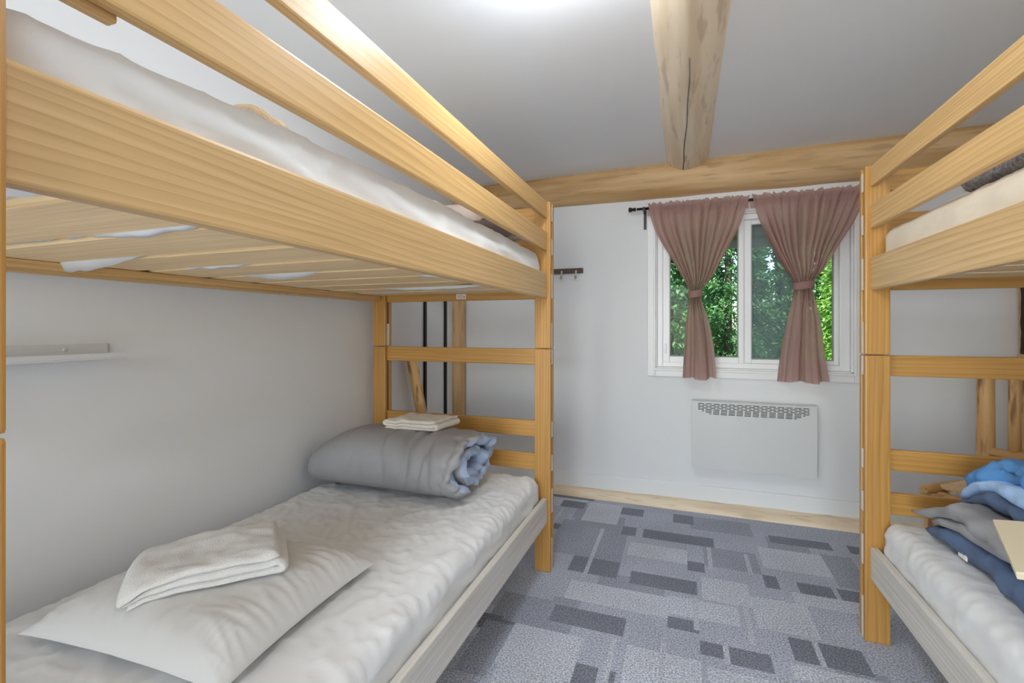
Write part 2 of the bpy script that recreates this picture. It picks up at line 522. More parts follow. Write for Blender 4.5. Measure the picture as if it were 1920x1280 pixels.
def make_floor():
    st = 0.02
    nx, ny = int((XR - XL + .2) / st), int((YF - YB + .2) / st)
    x0, y0 = XL - .1, YB - .1
    mid, dark, light, md, tan = (0.490, 0.518, 0.610), (0.240, 0.256, 0.308), (0.620, 0.645, 0.725), (0.375, 0.398, 0.475), (0.58, 0.60, 0.67)
    tone = [[mid] * ny for _ in range(nx)]
    def rect(X0, X1, Y0, Y1, c):
        for i in range(max(0, round((X0 - x0) / st)), min(nx, max(round((X1 - x0) / st), round((X0 - x0) / st) + 1))):
            for j in range(max(0, round((Y0 - y0) / st)), min(ny, max(round((Y1 - y0) / st), round((Y0 - y0) / st) + 1))):
                tone[i][j] = c
    rnd = random.Random(11)
    for c, n, (wx, wy) in ((light, 60, (.45, .2)), (md, 70, (.3, .2)), (dark, 110, (.3, .11)), (tan, 90, (.02, .3))):
        for _ in range(n):
            X, Y = rnd.uniform(x0, XR), rnd.uniform(y0, YF)
            if -0.75 < X < 0.9 and Y > 1.5 and c is not md: continue
            w, h = wx * rnd.uniform(.4, 1.1), wy * rnd.uniform(.7, 1.2)
            if c is tan: w = .02
            rect(X, X + w, Y, Y + h, c)
    for r in [(0.037, 0.374, 2.998, 3.193), (0.69, 0.816, 2.569, 2.897), (-0.764, -0.635, 1.474, 1.772), (-.7, -.3, 2.45, 2.88), (.1, .36, 2.56, 2.78), (-.55, -.42, 1.8, 2.05)]:  # block under the left bunk is bed shade painted into the carpet
        rect(*r, md)
    for r in [(-0.276, 0.019, 2.54, 2.70), (-0.506, -0.062, 2.037, 2.192), (0.382, 0.685, 2.64, 2.888), (-0.635, -0.352, 1.566, 1.8), (0.076, 0.281, 2.242, 2.444),
              (0.456, 0.718, 2.33, 2.45), (-0.603, -0.377, 2.901, 3.216), (0.356, 0.70, 1.84, 1.92), (-.2, .05, 1.4, 1.82), (.08, .36, 1.6, 1.80), (.28, .5, 2.10, 2.34), (-.06, .22, 2.08, 2.22)]:
        rect(*r, light)
    for r in [(-0.772, -0.614, 3.07, 3.20), (-0.371, -0.249, 3.071, 3.205), (-0.065, 0.057, 3.058, 3.197), (-0.331, -0.253, 2.783, 2.90), (-0.226, 0.154, 2.772, 2.897),
              (0.466, 0.765, 2.959, 3.067), (0.835, 0.92, 2.957, 3.064), (-0.549, -0.304, 2.29, 2.43), (0.018, 0.104, 2.475, 2.572), (-0.231, 0.069, 2.26, 2.38), (0.364, 0.424, 2.45, 2.56),
              (0.498, 0.642, 2.45, 2.545), (0.653, 0.80, 2.444, 2.537), (-0.524, -0.217, 1.865, 1.975), (-0.059, 0.062, 1.974, 2.058), (0.053, 0.131, 1.853, 1.949), (0.155, 0.303, 1.843, 1.942),
              (0.375, 0.466, 1.945, 2.072), (0.477, 0.614, 1.944, 2.079), (-0.359, -0.281, 1.5, 1.659), (-0.262, -0.222, 1.52, 1.659)]:
        rect(*r, dark)
    for r in [(-0.456, -0.436, 2.248, 2.814), (0.04, 0.054, 2.0, 2.236), (0.231, 0.244, 1.99, 2.274), (0.308, 0.321, 2.549, 2.761), (0.114, 0.128, 2.523, 2.775), (0.465, 0.477, 1.945, 2.163),
              (0.135, 0.148, 1.84, 1.946), (-0.269, -0.256, 1.5, 1.834), (-0.072, -0.057, 1.5, 1.889)]:
        rect(*r, tan)
    verts = [(x0 + i * st, y0 + j * st, 0) for i in range(nx + 1) for j in range(ny + 1)]
    me = pymesh('floor', verts, grid_faces(nx + 1, ny + 1))
    ca = me.color_attributes.new('tone', 'FLOAT_COLOR', 'CORNER')
    buf = []
    for i in range(nx):
        for j in range(ny):
            c = tone[i][j]
            buf.extend((c[0], c[1], c[2], 1.0) * 4)
    ca.data.foreach_set('color', buf)
    return tag(link('floor', me, CARPET), kind='structure')
make_floor()

tag(boxes('ceiling', [(XL - .2, XR + .2, YB - .2, YF + .2, ZC, ZC + .12)], CEIL), kind='structure')
tag(boxes('wall_left', [(XL - .14, XL, YB - .14, YF + .16, -.1, ZC + .05)], WALL), kind='structure')
tag(boxes('wall_right', [(XR, XR + .14, YB - .14, YF + .16, -.1, ZC + .05)], WALL), kind='structure')
GX0, GX1, GZ1 = -1.42, .32, 2.06                   # opening for the glazed door added to let light in
tag(boxes('wall_back', [(XL - .14, GX0, YB - .14, YB, -.1, ZC + .05), (GX1, XR + .14, YB - .14, YB, -.1, ZC + .05), (GX0, GX1, YB - .14, YB, GZ1, ZC + .05), (GX0, GX1, YB - .14, YB, -.1, .02)], WALL), kind='structure')
tag(boxes('wall_far', [(XL - .14, WX0, YF, YF + .16, -.1, ZC + .05), (WX1, XR + .14, YF, YF + .16, -.1, ZC + .05),
                       (WX0, WX1, YF, YF + .16, -.1, WZ0), (WX0, WX1, YF, YF + .16, WZ1, ZC + .05)], WALL), kind='structure')
tag(box('baseboard_far', XL, XR, YF - .014, YF, .048, .155, TRIMW, bev=.004), kind='structure')
tag(box('baseboard_left', XL, XL + .014, YB, 3.2, .0, .11, TRIMW, bev=.004), kind='structure')
tag(box('baseboard_right', XR - .014, XR, YB, 3.2, .0, .11, TRIMW, bev=.004), kind='structure')

def trim(o, label):
    return tag(o, label, None, None, 'structure')
trim(log('trim_1', (XL + .02, YF + .012, -.030), (XR - .02, YF - .022, -.022), .082, .088, LOG_PALE, seed=3.3, seg=36, rings=110, lump=.09), 'pale peeled sill log lying along the foot of the window wall')
trim(log('trim_2', (XL + .01, 3.375, 2.195), (XR - .01, 3.345, 2.225), .108, .150, LOG, seed=8.2, seg=48, rings=90, lump=.05), 'long round ceiling log running along the top of the window wall')
beam = trim(log('trim_3', (.012, YB + .01, 2.395), (.025, 3.34, 2.385), .165, .165, LOG_PALE, seed=5.4, seg=64, rings=90, lump=.03), 'thick round log beam crossing the ceiling towards the window wall')
def crack(parent):
    verts, n = [], 60
    for i in range(n):
        y = 1.9 + (3.26 - 1.9) * i / (n - 1)
        x = .0 + .012 * nz(y * 3, 2) - .02 * (y - 2.6) + .012
        w = .0006 + .0018 * max(0, (y - 1.9) / 1.36)
        for s in (-1, 1):
            for zz in (0, .02):
                ang = (x + s * w - .02) / .165
                verts.append((x + s * w, y, 2.386 - (.1655) * math.cos(ang) * 1.0 - .0035 + zz))
    f = []
    for i in range(n - 1):
        a, b = i * 4, i * 4 + 4
        f += [(a, a + 2, b + 2, b), (a, b, b + 1, a + 1), (a + 2, a + 3, b + 3, b + 2)]
    me = pymesh('crack', verts, f)
    o = link('crack', me, CRACK, None)
    o.parent = parent
    o.matrix_parent_inverse = parent.matrix_basis.inverted()
crack(beam)
trim(log('trim_4', (XL + .022, YF - .055, 0.0), (XL + .028, YF - .055, 2.2), .055, .052, LOG, seed=2.2, seg=24, rings=60, lump=.05), 'slim peeled log post standing in the left corner of the window wall')
cp = trim(log('trim_5', (1.755, YF - .07, 0.0), (1.750, YF - .07, 2.2), .060, .055, LOG_CHAIR, seed=4.9, seg=24, rings=60, lump=.06), 'peeled log post with dark bark in the right corner')
def bark(parent):
    verts, n, m = [], 40, 5
    for i in range(n):
        z = 1.06 + (1.80 - 1.06) * i / (n - 1)
        a0 = PI + .15 + .25 * nz(z * 5, 1); a1 = PI * 1.32 + .35 * nz(z * 6, 7)
        for k in range(m):
            a = a0 + (a1 - a0) * k / (m - 1)
            r = .060 + .010 * math.sin(PI * k / (m - 1)) + .004 * nz(z * 20, k)
            verts.append((1.7525 + r * math.cos(a), YF - .07 + r * math.sin(a), z))
    o = link('bark_strip', pymesh('bark_strip', verts, grid_faces(n, m)), BARK)
    sm = o.modifiers.new('thick', 'SOLIDIFY'); sm.thickness = .006; sm.offset = 0
    o.parent = parent; o.matrix_parent_inverse = parent.matrix_basis.inverted()
bark(cp)

# door in the back wall, behind the photographer
d = empty('door_1', (.9, YB, 0), 'white panel door in the wall behind the camera', None, None, 'structure')
box('door_leaf', .5, 1.3, YB, YB + .035, .01, 2.02, TRIMW, d)
for (x0, x1, z0, z1) in ((.42, .5, 0, 2.1), (1.3, 1.38, 0, 2.1), (.5, 1.3, 2.02, 2.1)):
    box('casing', x0, x1, YB, YB + .02, z0, z1, TRIMW, d)
for (x0, x1, z0, z1) in ((.6, .87, 1.1, 1.9), (.93, 1.2, 1.1, 1.9), (.6, .87, .2, .95), (.93, 1.2, .2, .95)):
    box('panel', x0, x1, YB + .03, YB + .042, z0, z1, TRIMW, d)
lathe('door_knob', [(.012, 0), (.012, .04), (.028, .045), (.03, .06), (.02, .075)], 20, HOOKM, d, (.57, YB + .035, 1.0), Matrix.Rotation(-PI / 2, 3, 'X'))

gd = empty('added_door', ((GX0 + GX1) / 2, YB - .07, 0), 'added glazed double door, unseen behind the camera, for fill light', None, None, 'structure')  # invented door, lets fill light in from behind
for (x0, x1) in ((GX0, (GX0 + GX1) / 2), ((GX0 + GX1) / 2, GX1)):
    s_ = box('door_stile', x0, x0 + .07, YB - .09, YB - .05, .02, GZ1, VINYL, gd)
    box('door_stile', x1 - .07, x1, YB - .09, YB - .05, .02, GZ1, VINYL, gd)
    box('door_rail', x0 + .07, x1 - .07, YB - .09, YB - .05, .02, .14, VINYL, gd)
    box('door_rail', x0 + .07, x1 - .07, YB - .09, YB - .05, GZ1 - .08, GZ1, VINYL, gd)
    box('pane', x0 + .06, x1 - .06, YB - .072, YB - .068, .13, GZ1 - .07, GLASS, gd, 0)

# ------------------------------------------------------------------ window
def make_window():
    w = empty('window_1', ((WX0 + WX1) / 2, YF, WZ0), None, None, None, 'structure')
    c0, c1, cz0, cz1 = WX0 - .052, WX1 + .052, WZ0 - .052, WZ1 + .052
    yo = YF - .018
    for (x0, x1, z0, z1) in ((c0, WX0, cz0, cz1), (WX1, c1, cz0, cz1), (WX0, WX1, cz0, WZ0), (WX0, WX1, WZ1, cz1)):
        cs = box('casing', x0, x1, yo, YF, z0, z1, TRIMW, w, .005)
    for (x0, x1, z0, z1) in ((WX0 - .012, WX0 + .004, WZ0 - .012, WZ1 + .012), (WX1 - .004, WX1 + .012, WZ0 - .012, WZ1 + .012), (WX0, WX1, WZ0 - .012, WZ0 + .004), (WX0, WX1, WZ1 - .004, WZ1 + .012)):
        box('casing_bead', x0, x1, yo - .008, YF, z0, z1, TRIMW, w, .004)
    for (x0, x1, z0, z1) in ((WX0, WX0 + .012, WZ0, WZ1), (WX1 - .012, WX1, WZ0, WZ1), (WX0, WX1, WZ0, WZ0 + .012), (WX0, WX1, WZ1 - .012, WZ1)):
        box('jamb', x0, x1, YF, YF + .15, z0, z1, TRIMW, w, .002)
    ya, yb = YF + .03, YF + .11
    fx0, fx1, fz0, fz1 = WX0 + .012, WX1 - .012, WZ0 + .012, WZ1 - .012
    for (x0, x1, z0, z1) in ((fx0, fx0 + .036, fz0, fz1), (fx1 - .05, fx1, fz0, fz1), (fx0 + .036, fx1 - .05, fz0, fz0 + .034), (fx0 + .036, fx1 - .05, fz1 - .034, fz1)):
        box('frame_bar', x0, x1, ya, yb, z0, z1, VINYL, w, .004)
    def sash(name, x0, x1, z0, z1, y0, y1, sl, sr, sb):
        s = box(name, x0, x0 + sl, y0, y1, z0, z1, VINYL, w, .004)
        box('sash_bar', x1 - sr, x1, y0, y1, z0, z1, VINYL, s, .004)
        box('sash_bar', x0 + sl, x1 - sr, y0, y1, z0, z0 + sb, VINYL, s, .004)
        box('sash_bar', x0 + sl, x1 - sr, y0, y1, z1 - sb, z1, VINYL, s, .004)
        g0, g1, h0, h1 = x0 + sl, x1 - sr, z0 + sb, z1 - sb
        for (a, b, c, d_) in ((g0, g0 + .006, h0, h1), (g1 - .006, g1, h0, h1), (g0 + .006, g1 - .006, h0, h0 + .006), (g0 + .006, g1 - .006, h1 - .006, h1)):
            box('glazing_seal', a, b, y0 + .004, y1 - .002, c, d_, SEAL, s, .001)
        box('pane', g0 + .004, g1 - .004, (y0 + y1) / 2 - .002, (y0 + y1) / 2 + .002, h0 + .004, h1 - .004, GLASS, s, 0)
    sash('sliding_sash', -.132, .372, fz0 + .03, fz1 - .03, YF + .038, YF + .066, .045, .032, .042)
    sash('fixed_sash', .362, .918, fz0 + .03, fz1 - .03, YF + .072, YF + .10, .058, .036, .03)
    s = box('insect_screen', .40, .70, YF + .118, YF + .122, fz0 + .02, fz1 - .02, SCREEN, w, 0)
    box('screen_frame_bar', .69, .705, YF + .112, YF + .126, fz0 + .02, fz1 - .02, VINYL, w, .002)
    # latch on the sliding sash
    box('latch', -.123, -.108, YF + .026, YF + .04, 1.02, 1.09, VINYL, w, .004)
make_window()

# ------------------------------------------------------------------ bunk beds
PW, PT = .081, .022                       # post plank width, layer thickness
BW = 1.037                                # outer bed width
def bunk(xo, inw, yn, yf, label):
    """xo: X of the open side, inw: direction of X into the bed; yn/yf: faces of the near and far end frames"""
    X = lambda d_: xo + inw * d_
    b = empty('bunk_bed', (X(BW / 2), (yn + yf) / 2, 0), label, 'bunk bed', 'pine bunk beds')
    def bx(name, d0, d1, y0, y1, z0, z1, m, parent=b, bev=.004):
        return box(name, X(d0), X(d1), y0, y1, z0, z1, m, parent, bev)
    for yfc, s in ((yf, 1), (yn, -1)):
        def ys(a, c):
            return tuple(sorted((yfc + s * a, yfc + s * c)))
        for d0 in (0.0, BW - PW):
            d1 = d0 + PW
            for nm, z0, z1 in (('lower_post', 0.0, 1.0945), ('upper_post', 1.0975, 1.818)):
                p = bx(nm, d0, d1, *ys(0, PT), z0, z1, WOOD[2], b, .005)
                q = bx('outer_plank', d0, d1, *ys(2 * PT, 3 * PT), z0, z1, WOOD[2], p, .005)
                if nm == 'lower_post':
                    bx('spacer_block', d0 + .001, d1 - .001, *ys(PT, 2 * PT), 0.0, .155, ENDGRAIN, p, .002)
                else:
                    bx('spacer_block', d0 + .001, d1 - .001, *ys(PT, 2 * PT), 1.10, 1.222, ENDGRAIN, p, .002)
        for z0, z1 in ((1.015, 1.0945), (.655, .735), (.488, .571), (.282, .405), (1.722, 1.800), (1.556, 1.637), (1.342, 1.470)):
            r = bx('end_rail', .0015, BW - .0015, *ys(PT, 2 * PT), z0, z1, WOOD[0], b, .005)
            for d0 in (0, BW - .0012):
                bx('rail_end', d0, d0 + .0012, *ys(PT + .001, 2 * PT - .001), z0 + .003, z1 - .003, ENDGRAIN, r, 0)
    for d0 in (.016, BW - .016 - .025):
        bx('side_board', d0, d0 + .025, yn, yf, 1.342, 1.467, WOOD_BOARD, b, .006)
        bx('side_board', d0, d0 + .025, yn, yf, .243, .366, WOOD_WHITE, b, .006)
    bx('guard_rail', .016, .038, yn, yf, 1.737, 1.815, WOOD[1], b, .005)
    g = bx('guard_rail', .016, .038, yn, yf, 1.577, 1.668, WOOD[1], b, .005)
    bx('cleat', .038, .056, yn + .003, yn + .115, 1.570, 1.65, WOOD[1], g, .003)
    # slats: eight wide boards on two ledgers, both bunks
    pitch = (yf - yn) / 9.7
    for zb in (1.376, .278):
        for d0 in (.041, BW - .041 - .02):
            bx('ledger', d0, d0 + .02, yn + .01, yf - .01, zb - .022, zb - .001, WOOD[1], b, .002)
        n = 10
        for i in range(n):
            y1 = yf - .035 - i * pitch
            y0 = y1 - pitch * .83
            if y0 < yn + .005: break
            o = bx('slat', .043, BW - .043, y0, y1, zb, zb + .019, WOOD_SLAT, b, .002)
            if zb > 1:
                o.rotation_euler = (random.uniform(-.004, .004), 0, random.uniform(-.004, .004))
    return b, pitch
YN, YFL, YFR = .258, 2.221, 2.150
bedL, PITCH = bunk(-.610, -1, YN, YFL, 'honey pine bunk bed along the left wall with rolled grey duvet on it')
bedR, _ = bunk(.654, 1, YN - .071, YFR, 'honey pine bunk bed at the right edge with heaped blue bedding')
# maker's sticker on the left bed's upper end rail
st = box('sticker', -1.133, -1.077, YFL + PT - .0012, YFL + PT, 1.351, 1.377, STICK, bedL, .0)
for i, (a, c) in enumerate(((.006, .040), (.006, .034), (.006, .038))):
    box('print_line', -1.133 + a, -1.133 + c, YFL + PT - .0018, YFL + PT - .0012, 1.369 - i * .006, 1.371 - i * .006, INK, st, 0)
box('print_mark', -1.091, -1.083, YFL + PT - .0018, YFL + PT - .0012, 1.358, 1.366, INK, st, 0)

# ------------------------------------------------------------------ mattresses
def mattress(name, xo, inw, yn, yf, zb, zt, mats, label, seed, crinkle=.004, sag=None, gaps=None, group='mattresses in the bunk beds'):
    x0, x1 = xo + inw * .048, xo + inw * (BW - .048)
    if x0 > x1: x0, x1 = x1, x0
    xe = xo + inw * .05
    def disp(p, n):
        a = 0.0
        if n.z > .3:
            big = nz(p.x * 3 + seed, p.y * 2.2, .3)
            r1 = 1 - abs(nz(p.x * 9 + seed + .8 * nz(p.x * 3, p.y * 3, 4), p.y * 5.5, 1.7))
            r2 = 1 - abs(nz(p.x * 16 + p.y * 11, p.y * 15 - p.x * 6 + seed, 5.2))
            r3 = 1 - abs(nz(p.x * 24 + 1.2 * nz(p.x * 8, p.y * 8, 2), p.y * 20 + p.x * 9 + seed, 9.1))
            msk = max(0, .25 + nz(p.x * 2.2 + seed, p.y * 2.0, 6.6)) * 1.6
            a = .006 * big + crinkle * 1.0 * (r1 ** 6) + crinkle * .8 * (r2 ** 8) + crinkle * .42 * msk * (r3 ** 5)
        elif n.z < -.5:
            if gaps:
                ph = ((gaps[0] - p.y) / gaps[1]) % 1.0
                k = max(0, 1 - abs(ph - .915) / .085)
                a = k ** .6 * (.012 + .045 * max(0, .15 + nz(p.x * 2.6, p.y * 3 + seed, 2)) + .006 * nz(p.x * 22, p.y * 9, 4))
        else:
            r = 1 - abs(nz(p.y * 4 + seed, p.z * 22 + p.y * 6, 3.0))
            a = .004 * nz(p.y * 7 + seed, p.z * 14, 1) + .006 * r ** 5
        if sag: a += sag(p, n)
        return a
    o = rounded(name, x0, x1, yn + .004, yf - .012, zb, zt, .048, .013 if gaps else .0095, mats, None, disp)
    return tag(o, label, 'mattress', group)
mattress('mattress', -.610, -1, YN, YFL, .2985, .470, SHEET, 'white sheeted lower mattress of the left bunk bed under pillow and rolled duvet', 1.3, .006)
mattress('mattress', -.610, -1, YN, YFL, 1.3965, 1.572, SHEET, 'white sheeted upper mattress of the left bunk bed behind guard rails', 5.1, .004,
         sag=lambda p, n: -.03 * max(0, n.z) * max(0, 1 - (p.y - YN) / .6) ** 2 if n.z > 0.05 else (.010 * (1 - abs(nz(p.y * 1.6, p.z * 9 + p.y * 2.5, 8))) ** 3 if abs(n.x) > .4 else 0), gaps=(YFL - .035, PITCH))
mattress('mattress', .654, 1, YN - .071, YFR, .2985, .480, SHEET, 'white lower mattress of the right bunk bed under the heaped blue bedding', 9.7, .0035)
mattress('mattress', .654, 1, YN - .071, YFR, 1.3965, 1.570, SHEET_C, 'cream upper mattress of the right bunk bed behind guard rails', 14.2, .002, gaps=(YFR - .035, PITCH))

# ------------------------------------------------------------------ soft things
def pillow(name, cx, cy, zb, hx, hy, th, rot, mat, seed, pinch=.10, wr=.006, tilt=(0, 0), n=64):
    verts = []
    R = Matrix.Rotation(rot, 3, 'Z')
    for side in (1, -1):
        for i in range(n + 1):
            for j in range(n + 1):
                u, v = -1 + 2 * i / n, -1 + 2 * j / n
                u_, v_ = math.sin(u * PI / 2), math.sin(v * PI / 2)
                px = u_ * (1 - pinch * (1 - v_ * v_) * u_ * u_)
                py = v_ * (1 - pinch * (1 - u_ * u_) * v_ * v_)
                prof = max(0, (1 - u_ ** 4) * (1 - v_ ** 4)) ** .68
                e = 1 - prof
                # creases running in from the edges
                w0 = .5 * nz(u_ * 2.5, v_ * 2.5, 3 + seed)
                wr1 = (1 - abs(nz(u_ * 8 + seed + w0, v_ * 1.3, 2 + side))) ** 5 * min(1, abs(v_) * 1.2) ** 2
                wr2 = (1 - abs(nz(u_ * 1.3, v_ * 8 + seed + w0, 7 + side))) ** 5 * min(1, abs(u_) * 1.2) ** 2
                low = nz(u_ * 1.6 + seed, v_ * 1.6, 4)
                h = th * prof * (1 + .10 * low)
                h += wr * prof ** .4 * (wr1 + wr2 - .5 * (abs(u_ * v_)))
                z = .42 * th + (.58 * h if side == 1 else -.42 * min(h, th))
                z += .02 * th * nz(u_ * 4, v_ * 4, seed)
                P = R @ Vector((px * hx, py * hy, 0))
                verts.append((P.x, P.y, z * (1 - .55 * e ** 3) + tilt[0] * P.x + tilt[1] * P.y))
    nn = (n + 1) * (n + 1)
    f1 = grid_faces(n + 1, n + 1)
    faces = f1 + [tuple(reversed([k + nn for k in f])) for f in f1]
    bm = bmesh.new()
    me = pymesh(name, verts, faces)
    bm.from_mesh(me)
    bmesh.ops.remove_doubles(bm, verts=bm.verts, dist=1e-4)
    bmesh.ops.recalc_face_normals(bm, faces=bm.faces)
    bm.to_mesh(me); bm.free()
    return link(name, me, mat, None, (cx, cy, zb), True)

pil = pillow('pillow', -1.150, .900, .480, .300, .262, .092, math.radians(3), PILLOW, 3.1, .05, .012, n=110)
tag(pil, 'plump white pillow on the lower left bunk with a folded towel on top', 'pillow')

from mathutils.bvhtree import BVHTree
def height_of(o, floor_z):
    """smoothed top surface of a mesh object as a function of world x, y"""
    t = BVHTree.FromPolygons([v.co for v in o.data.vertices], [p.vertices[:] for p in o.data.polygons])
    def h(x, y):
        tot = 0
        for dx, dy in ((0, 0), (.045, 0), (-.045, 0), (0, .045), (0, -.045)):
            r = t.ray_cast(Vector((x + dx, y + dy, 2)) - o.location, Vector((0, 0, -1)))
            tot += max(floor_z, r[0].z + o.location.z) if r[0] is not None else floor_z
        return tot / 5
    return h
pil_h = height_of(pil, .495)

# folded towel on the pillow: three layers, fold to the right, tilted on the pillow
def towel(name, O, T, W, Lt, Ww, layers, th, mats, label, seed, drop=None, base=None):
    path, r = [], th * .55
    for k in range(layers):
        z = th * .55 + k * th * 1.06
        a, c = (0.0, Lt) if k % 2 == 0 else (Lt, 0.0)
        sh = .008 * nz(k * 3.1 + seed, 1)
        n = 10
        for i in range(n + 1):
            t = i / n
            x = a + (c - a) * t
            x = min(max(x, r + (sh if k % 2 == 0 else 0)), Lt - r * (1 + .0 * k))
            path.append((x, z))
        if k < layers - 1:
            xe = Lt if k % 2 == 0 else 0.0
            path.append((xe - (0 if xe == 0 else 0), z + th * .53))
    # drop duplicates
    pp = [path[0]]
    for p in path[1:]:
        if math.dist(p, pp[-1]) > 1e-4: pp.append(p)
    T, W, O = Vector(T).normalized(), Vector(W).normalized(), Vector(O)
    N = T.cross(W).normalized()
    if N.z < 0: N = -N
    def fn(a, b_, w):
        ww = (w - .5) * Ww
        P = O + T * (a - Lt / 2) + W * ww + N * b_
        k = .006 * nz(a * 9 + seed, w * 3, b_ * 30) + .004 * nz(a * 25, w * 9 + seed, 2)
        P += N * (k * (.4 + b_ / (th * layers)))
        P += W * (.008 * nz(b_ * 60 + seed, a * 8, 5))
        if base:
            P.z = base(P.x, P.y) + .004 + (P.z - O.z) * (.62 + .38 * a / Lt)
        return P
    o = ribbon(name, pp, th, 26, fn, mats, None, tuple(O), samples=150, taper=.05)
    return tag(o, label, 'towel')
tA, tB, tC, tD = Vector((-1.195, .715, .560)), Vector((-1.045, .985, .590)), Vector((-1.43, .90, .600)), Vector((-1.165, 1.06, .615))
tc = (tA + tB + tC + tD) / 4
towel('towel', (-1.160, .885, .562), Vector((.70, .71, 0)), Vector((-.75, .66, 0)), .335, .245, 3, .020, TERRY,
      'thick white terry towel folded over on the pillow', 2.3, base=pil_h)

# grey duvet rolled up at the foot of the lower left bunk
def duvet_roll():
    y0, y1, z0, z1 = 1.615, 2.165, .476, .772
    cy, cz, ry, rz = (y0 + y1) / 2, (z0 + z1) / 2, (y1 - y0) / 2 - .028, (z1 - z0) / 2 - .028
    path, turns, n = [], 2.15, 90
    for i in range(n + 1):
        t = i / n
        a = -PI * .62 - 2 * PI * turns * t          # starts at the bottom front, goes up the front
        s = 1 - .80 * (t ** .9)
        bz = .06 * math.sin(a * 3 + 1.2) * t
        c_, s_ = math.cos(a), math.sin(a)
        k = 1.0 / (abs(c_) ** 2.5 + abs(s_) ** 2.5) ** (1 / 2.5)
        path.append((cy + ry * s * k * c_ - .03 * t, cz + rz * s * k * s_ * (1 + bz) - .02 * t))
    xa, xb = -1.615, -.835
    def fn(a, b_, w):
        x = xa + (xb - xa) * w
        e = max(0, 1 - w / .32)
        k = 1 - .34 * e * e
        hv = (b_ - z0)
        cyy = cy - .02
        z = z0 + hv * k * (1 + .03 * nz(x * 4, a * 5, 2))
        y = cyy + (a - cyy) * (1 - .22 * e * e)
        d = math.hypot((a - cy) / ry, (b_ - cz) / rz)
        # tight creases round the roll towards the open end
        cr = (1 - abs(nz(x * 12 + .7 * nz(a * 3, b_ * 3, 3), b_ * 2.0 + a * 1.2, 1.1))) ** 9
        cr *= .25 + .75 * min(1, max(0, (w - .35) / .3))
        sc = 1 - .075 * cr * min(1, d) + .03 * nz(x * 3.2, a * 3, b_ * 4)
        y = cyy + (y - cyy) * sc; z = z0 + (z - z0) * sc
        f = max(0, (w - .82) / .18)
        x += f * (.030 * nz(a * 9, b_ * 9, 4) + .03 * nz(a * 25, b_ * 25, 1) - .05 * max(0, .75 - d))
        y += f * .012 * nz(a * 22, b_ * 22, 8)
        z += f * .014 * nz(a * 20, b_ * 24, 6)
        return (x + .012 * (b_ - cz) / rz, y, max(z, z0))
    o = ribbon('rolled_duvet', path, .050, 90, fn, [GREYD, BLUEL], None, (-1.2, cy, z0), samples=220, taper=.035, rim=.968,
               thf=lambda s, w: 1 + .25 * nz(s * 30, w * 6, 3) * max(0, (w - .6) / .4))
    return tag(o, 'grey duvet with pale blue lining rolled up on the lower left bunk', 'duvet')
roll = duvet_roll()
def top_z(o, x, y, r):
    return o.location.z + max(v.co.z for v in o.data.vertices if abs(v.co.x + o.location.x - x) < r and abs(v.co.y + o.location.y - y) < r * .7)

towel('hand_towel', (-1.150, 1.925, top_z(roll, -1.15, 1.925, .13) - .004), Vector((1, .05, .01)), Vector((.10, 1, .0)), .27, .20, 3, .0135, TERRY_W,
      'small folded white towel on top of the rolled grey duvet', 6.1)

# upper left bunk
o = pillow('pillow', -.985, 1.90, 1.590, .29, .24, .130, 0, LEAFP, 8.8, .06, .003, n=40)
tag(o, 'pillow with dark leaf print at the far end of the upper left bunk', 'pillow')
def throw(name, cx, cy, zb, lx, ly, h, mat, seed, label):
    def dsp(p, n): return .012 * nz(p.x * 9 + seed, p.y * 9, p.z * 9) + .006 * nz(p.x * 40, p.y * 40, seed)
    o = rounded(name, cx - lx, cx + lx, cy - ly, cy + ly, zb, zb + h, min(h * .45, lx * .6, ly * .6), .02, mat, None, dsp)
    return tag(o, label, 'blanket')
throw('fleece_throw', -.955, .745, 1.588, .16, .06, .058, FLEECE, 3.3, 'beige fleece throw bunched on the upper left bunk mattress')
# upper right bunk
throw('fleece_throw', 1.05, 1.55, 1.596, .26, .28, .10, FUZZY, 6.4, 'grey fuzzy throw on the cream upper mattress of the right bunk')
o = pillow('pillow', 1.12, 1.97, 1.592, .30, .13, .075, 0, PILLOW, 4.4, .06, .004, n=36)
tag(o, 'thin white pillow at the far end of the upper right bunk', 'pillow')

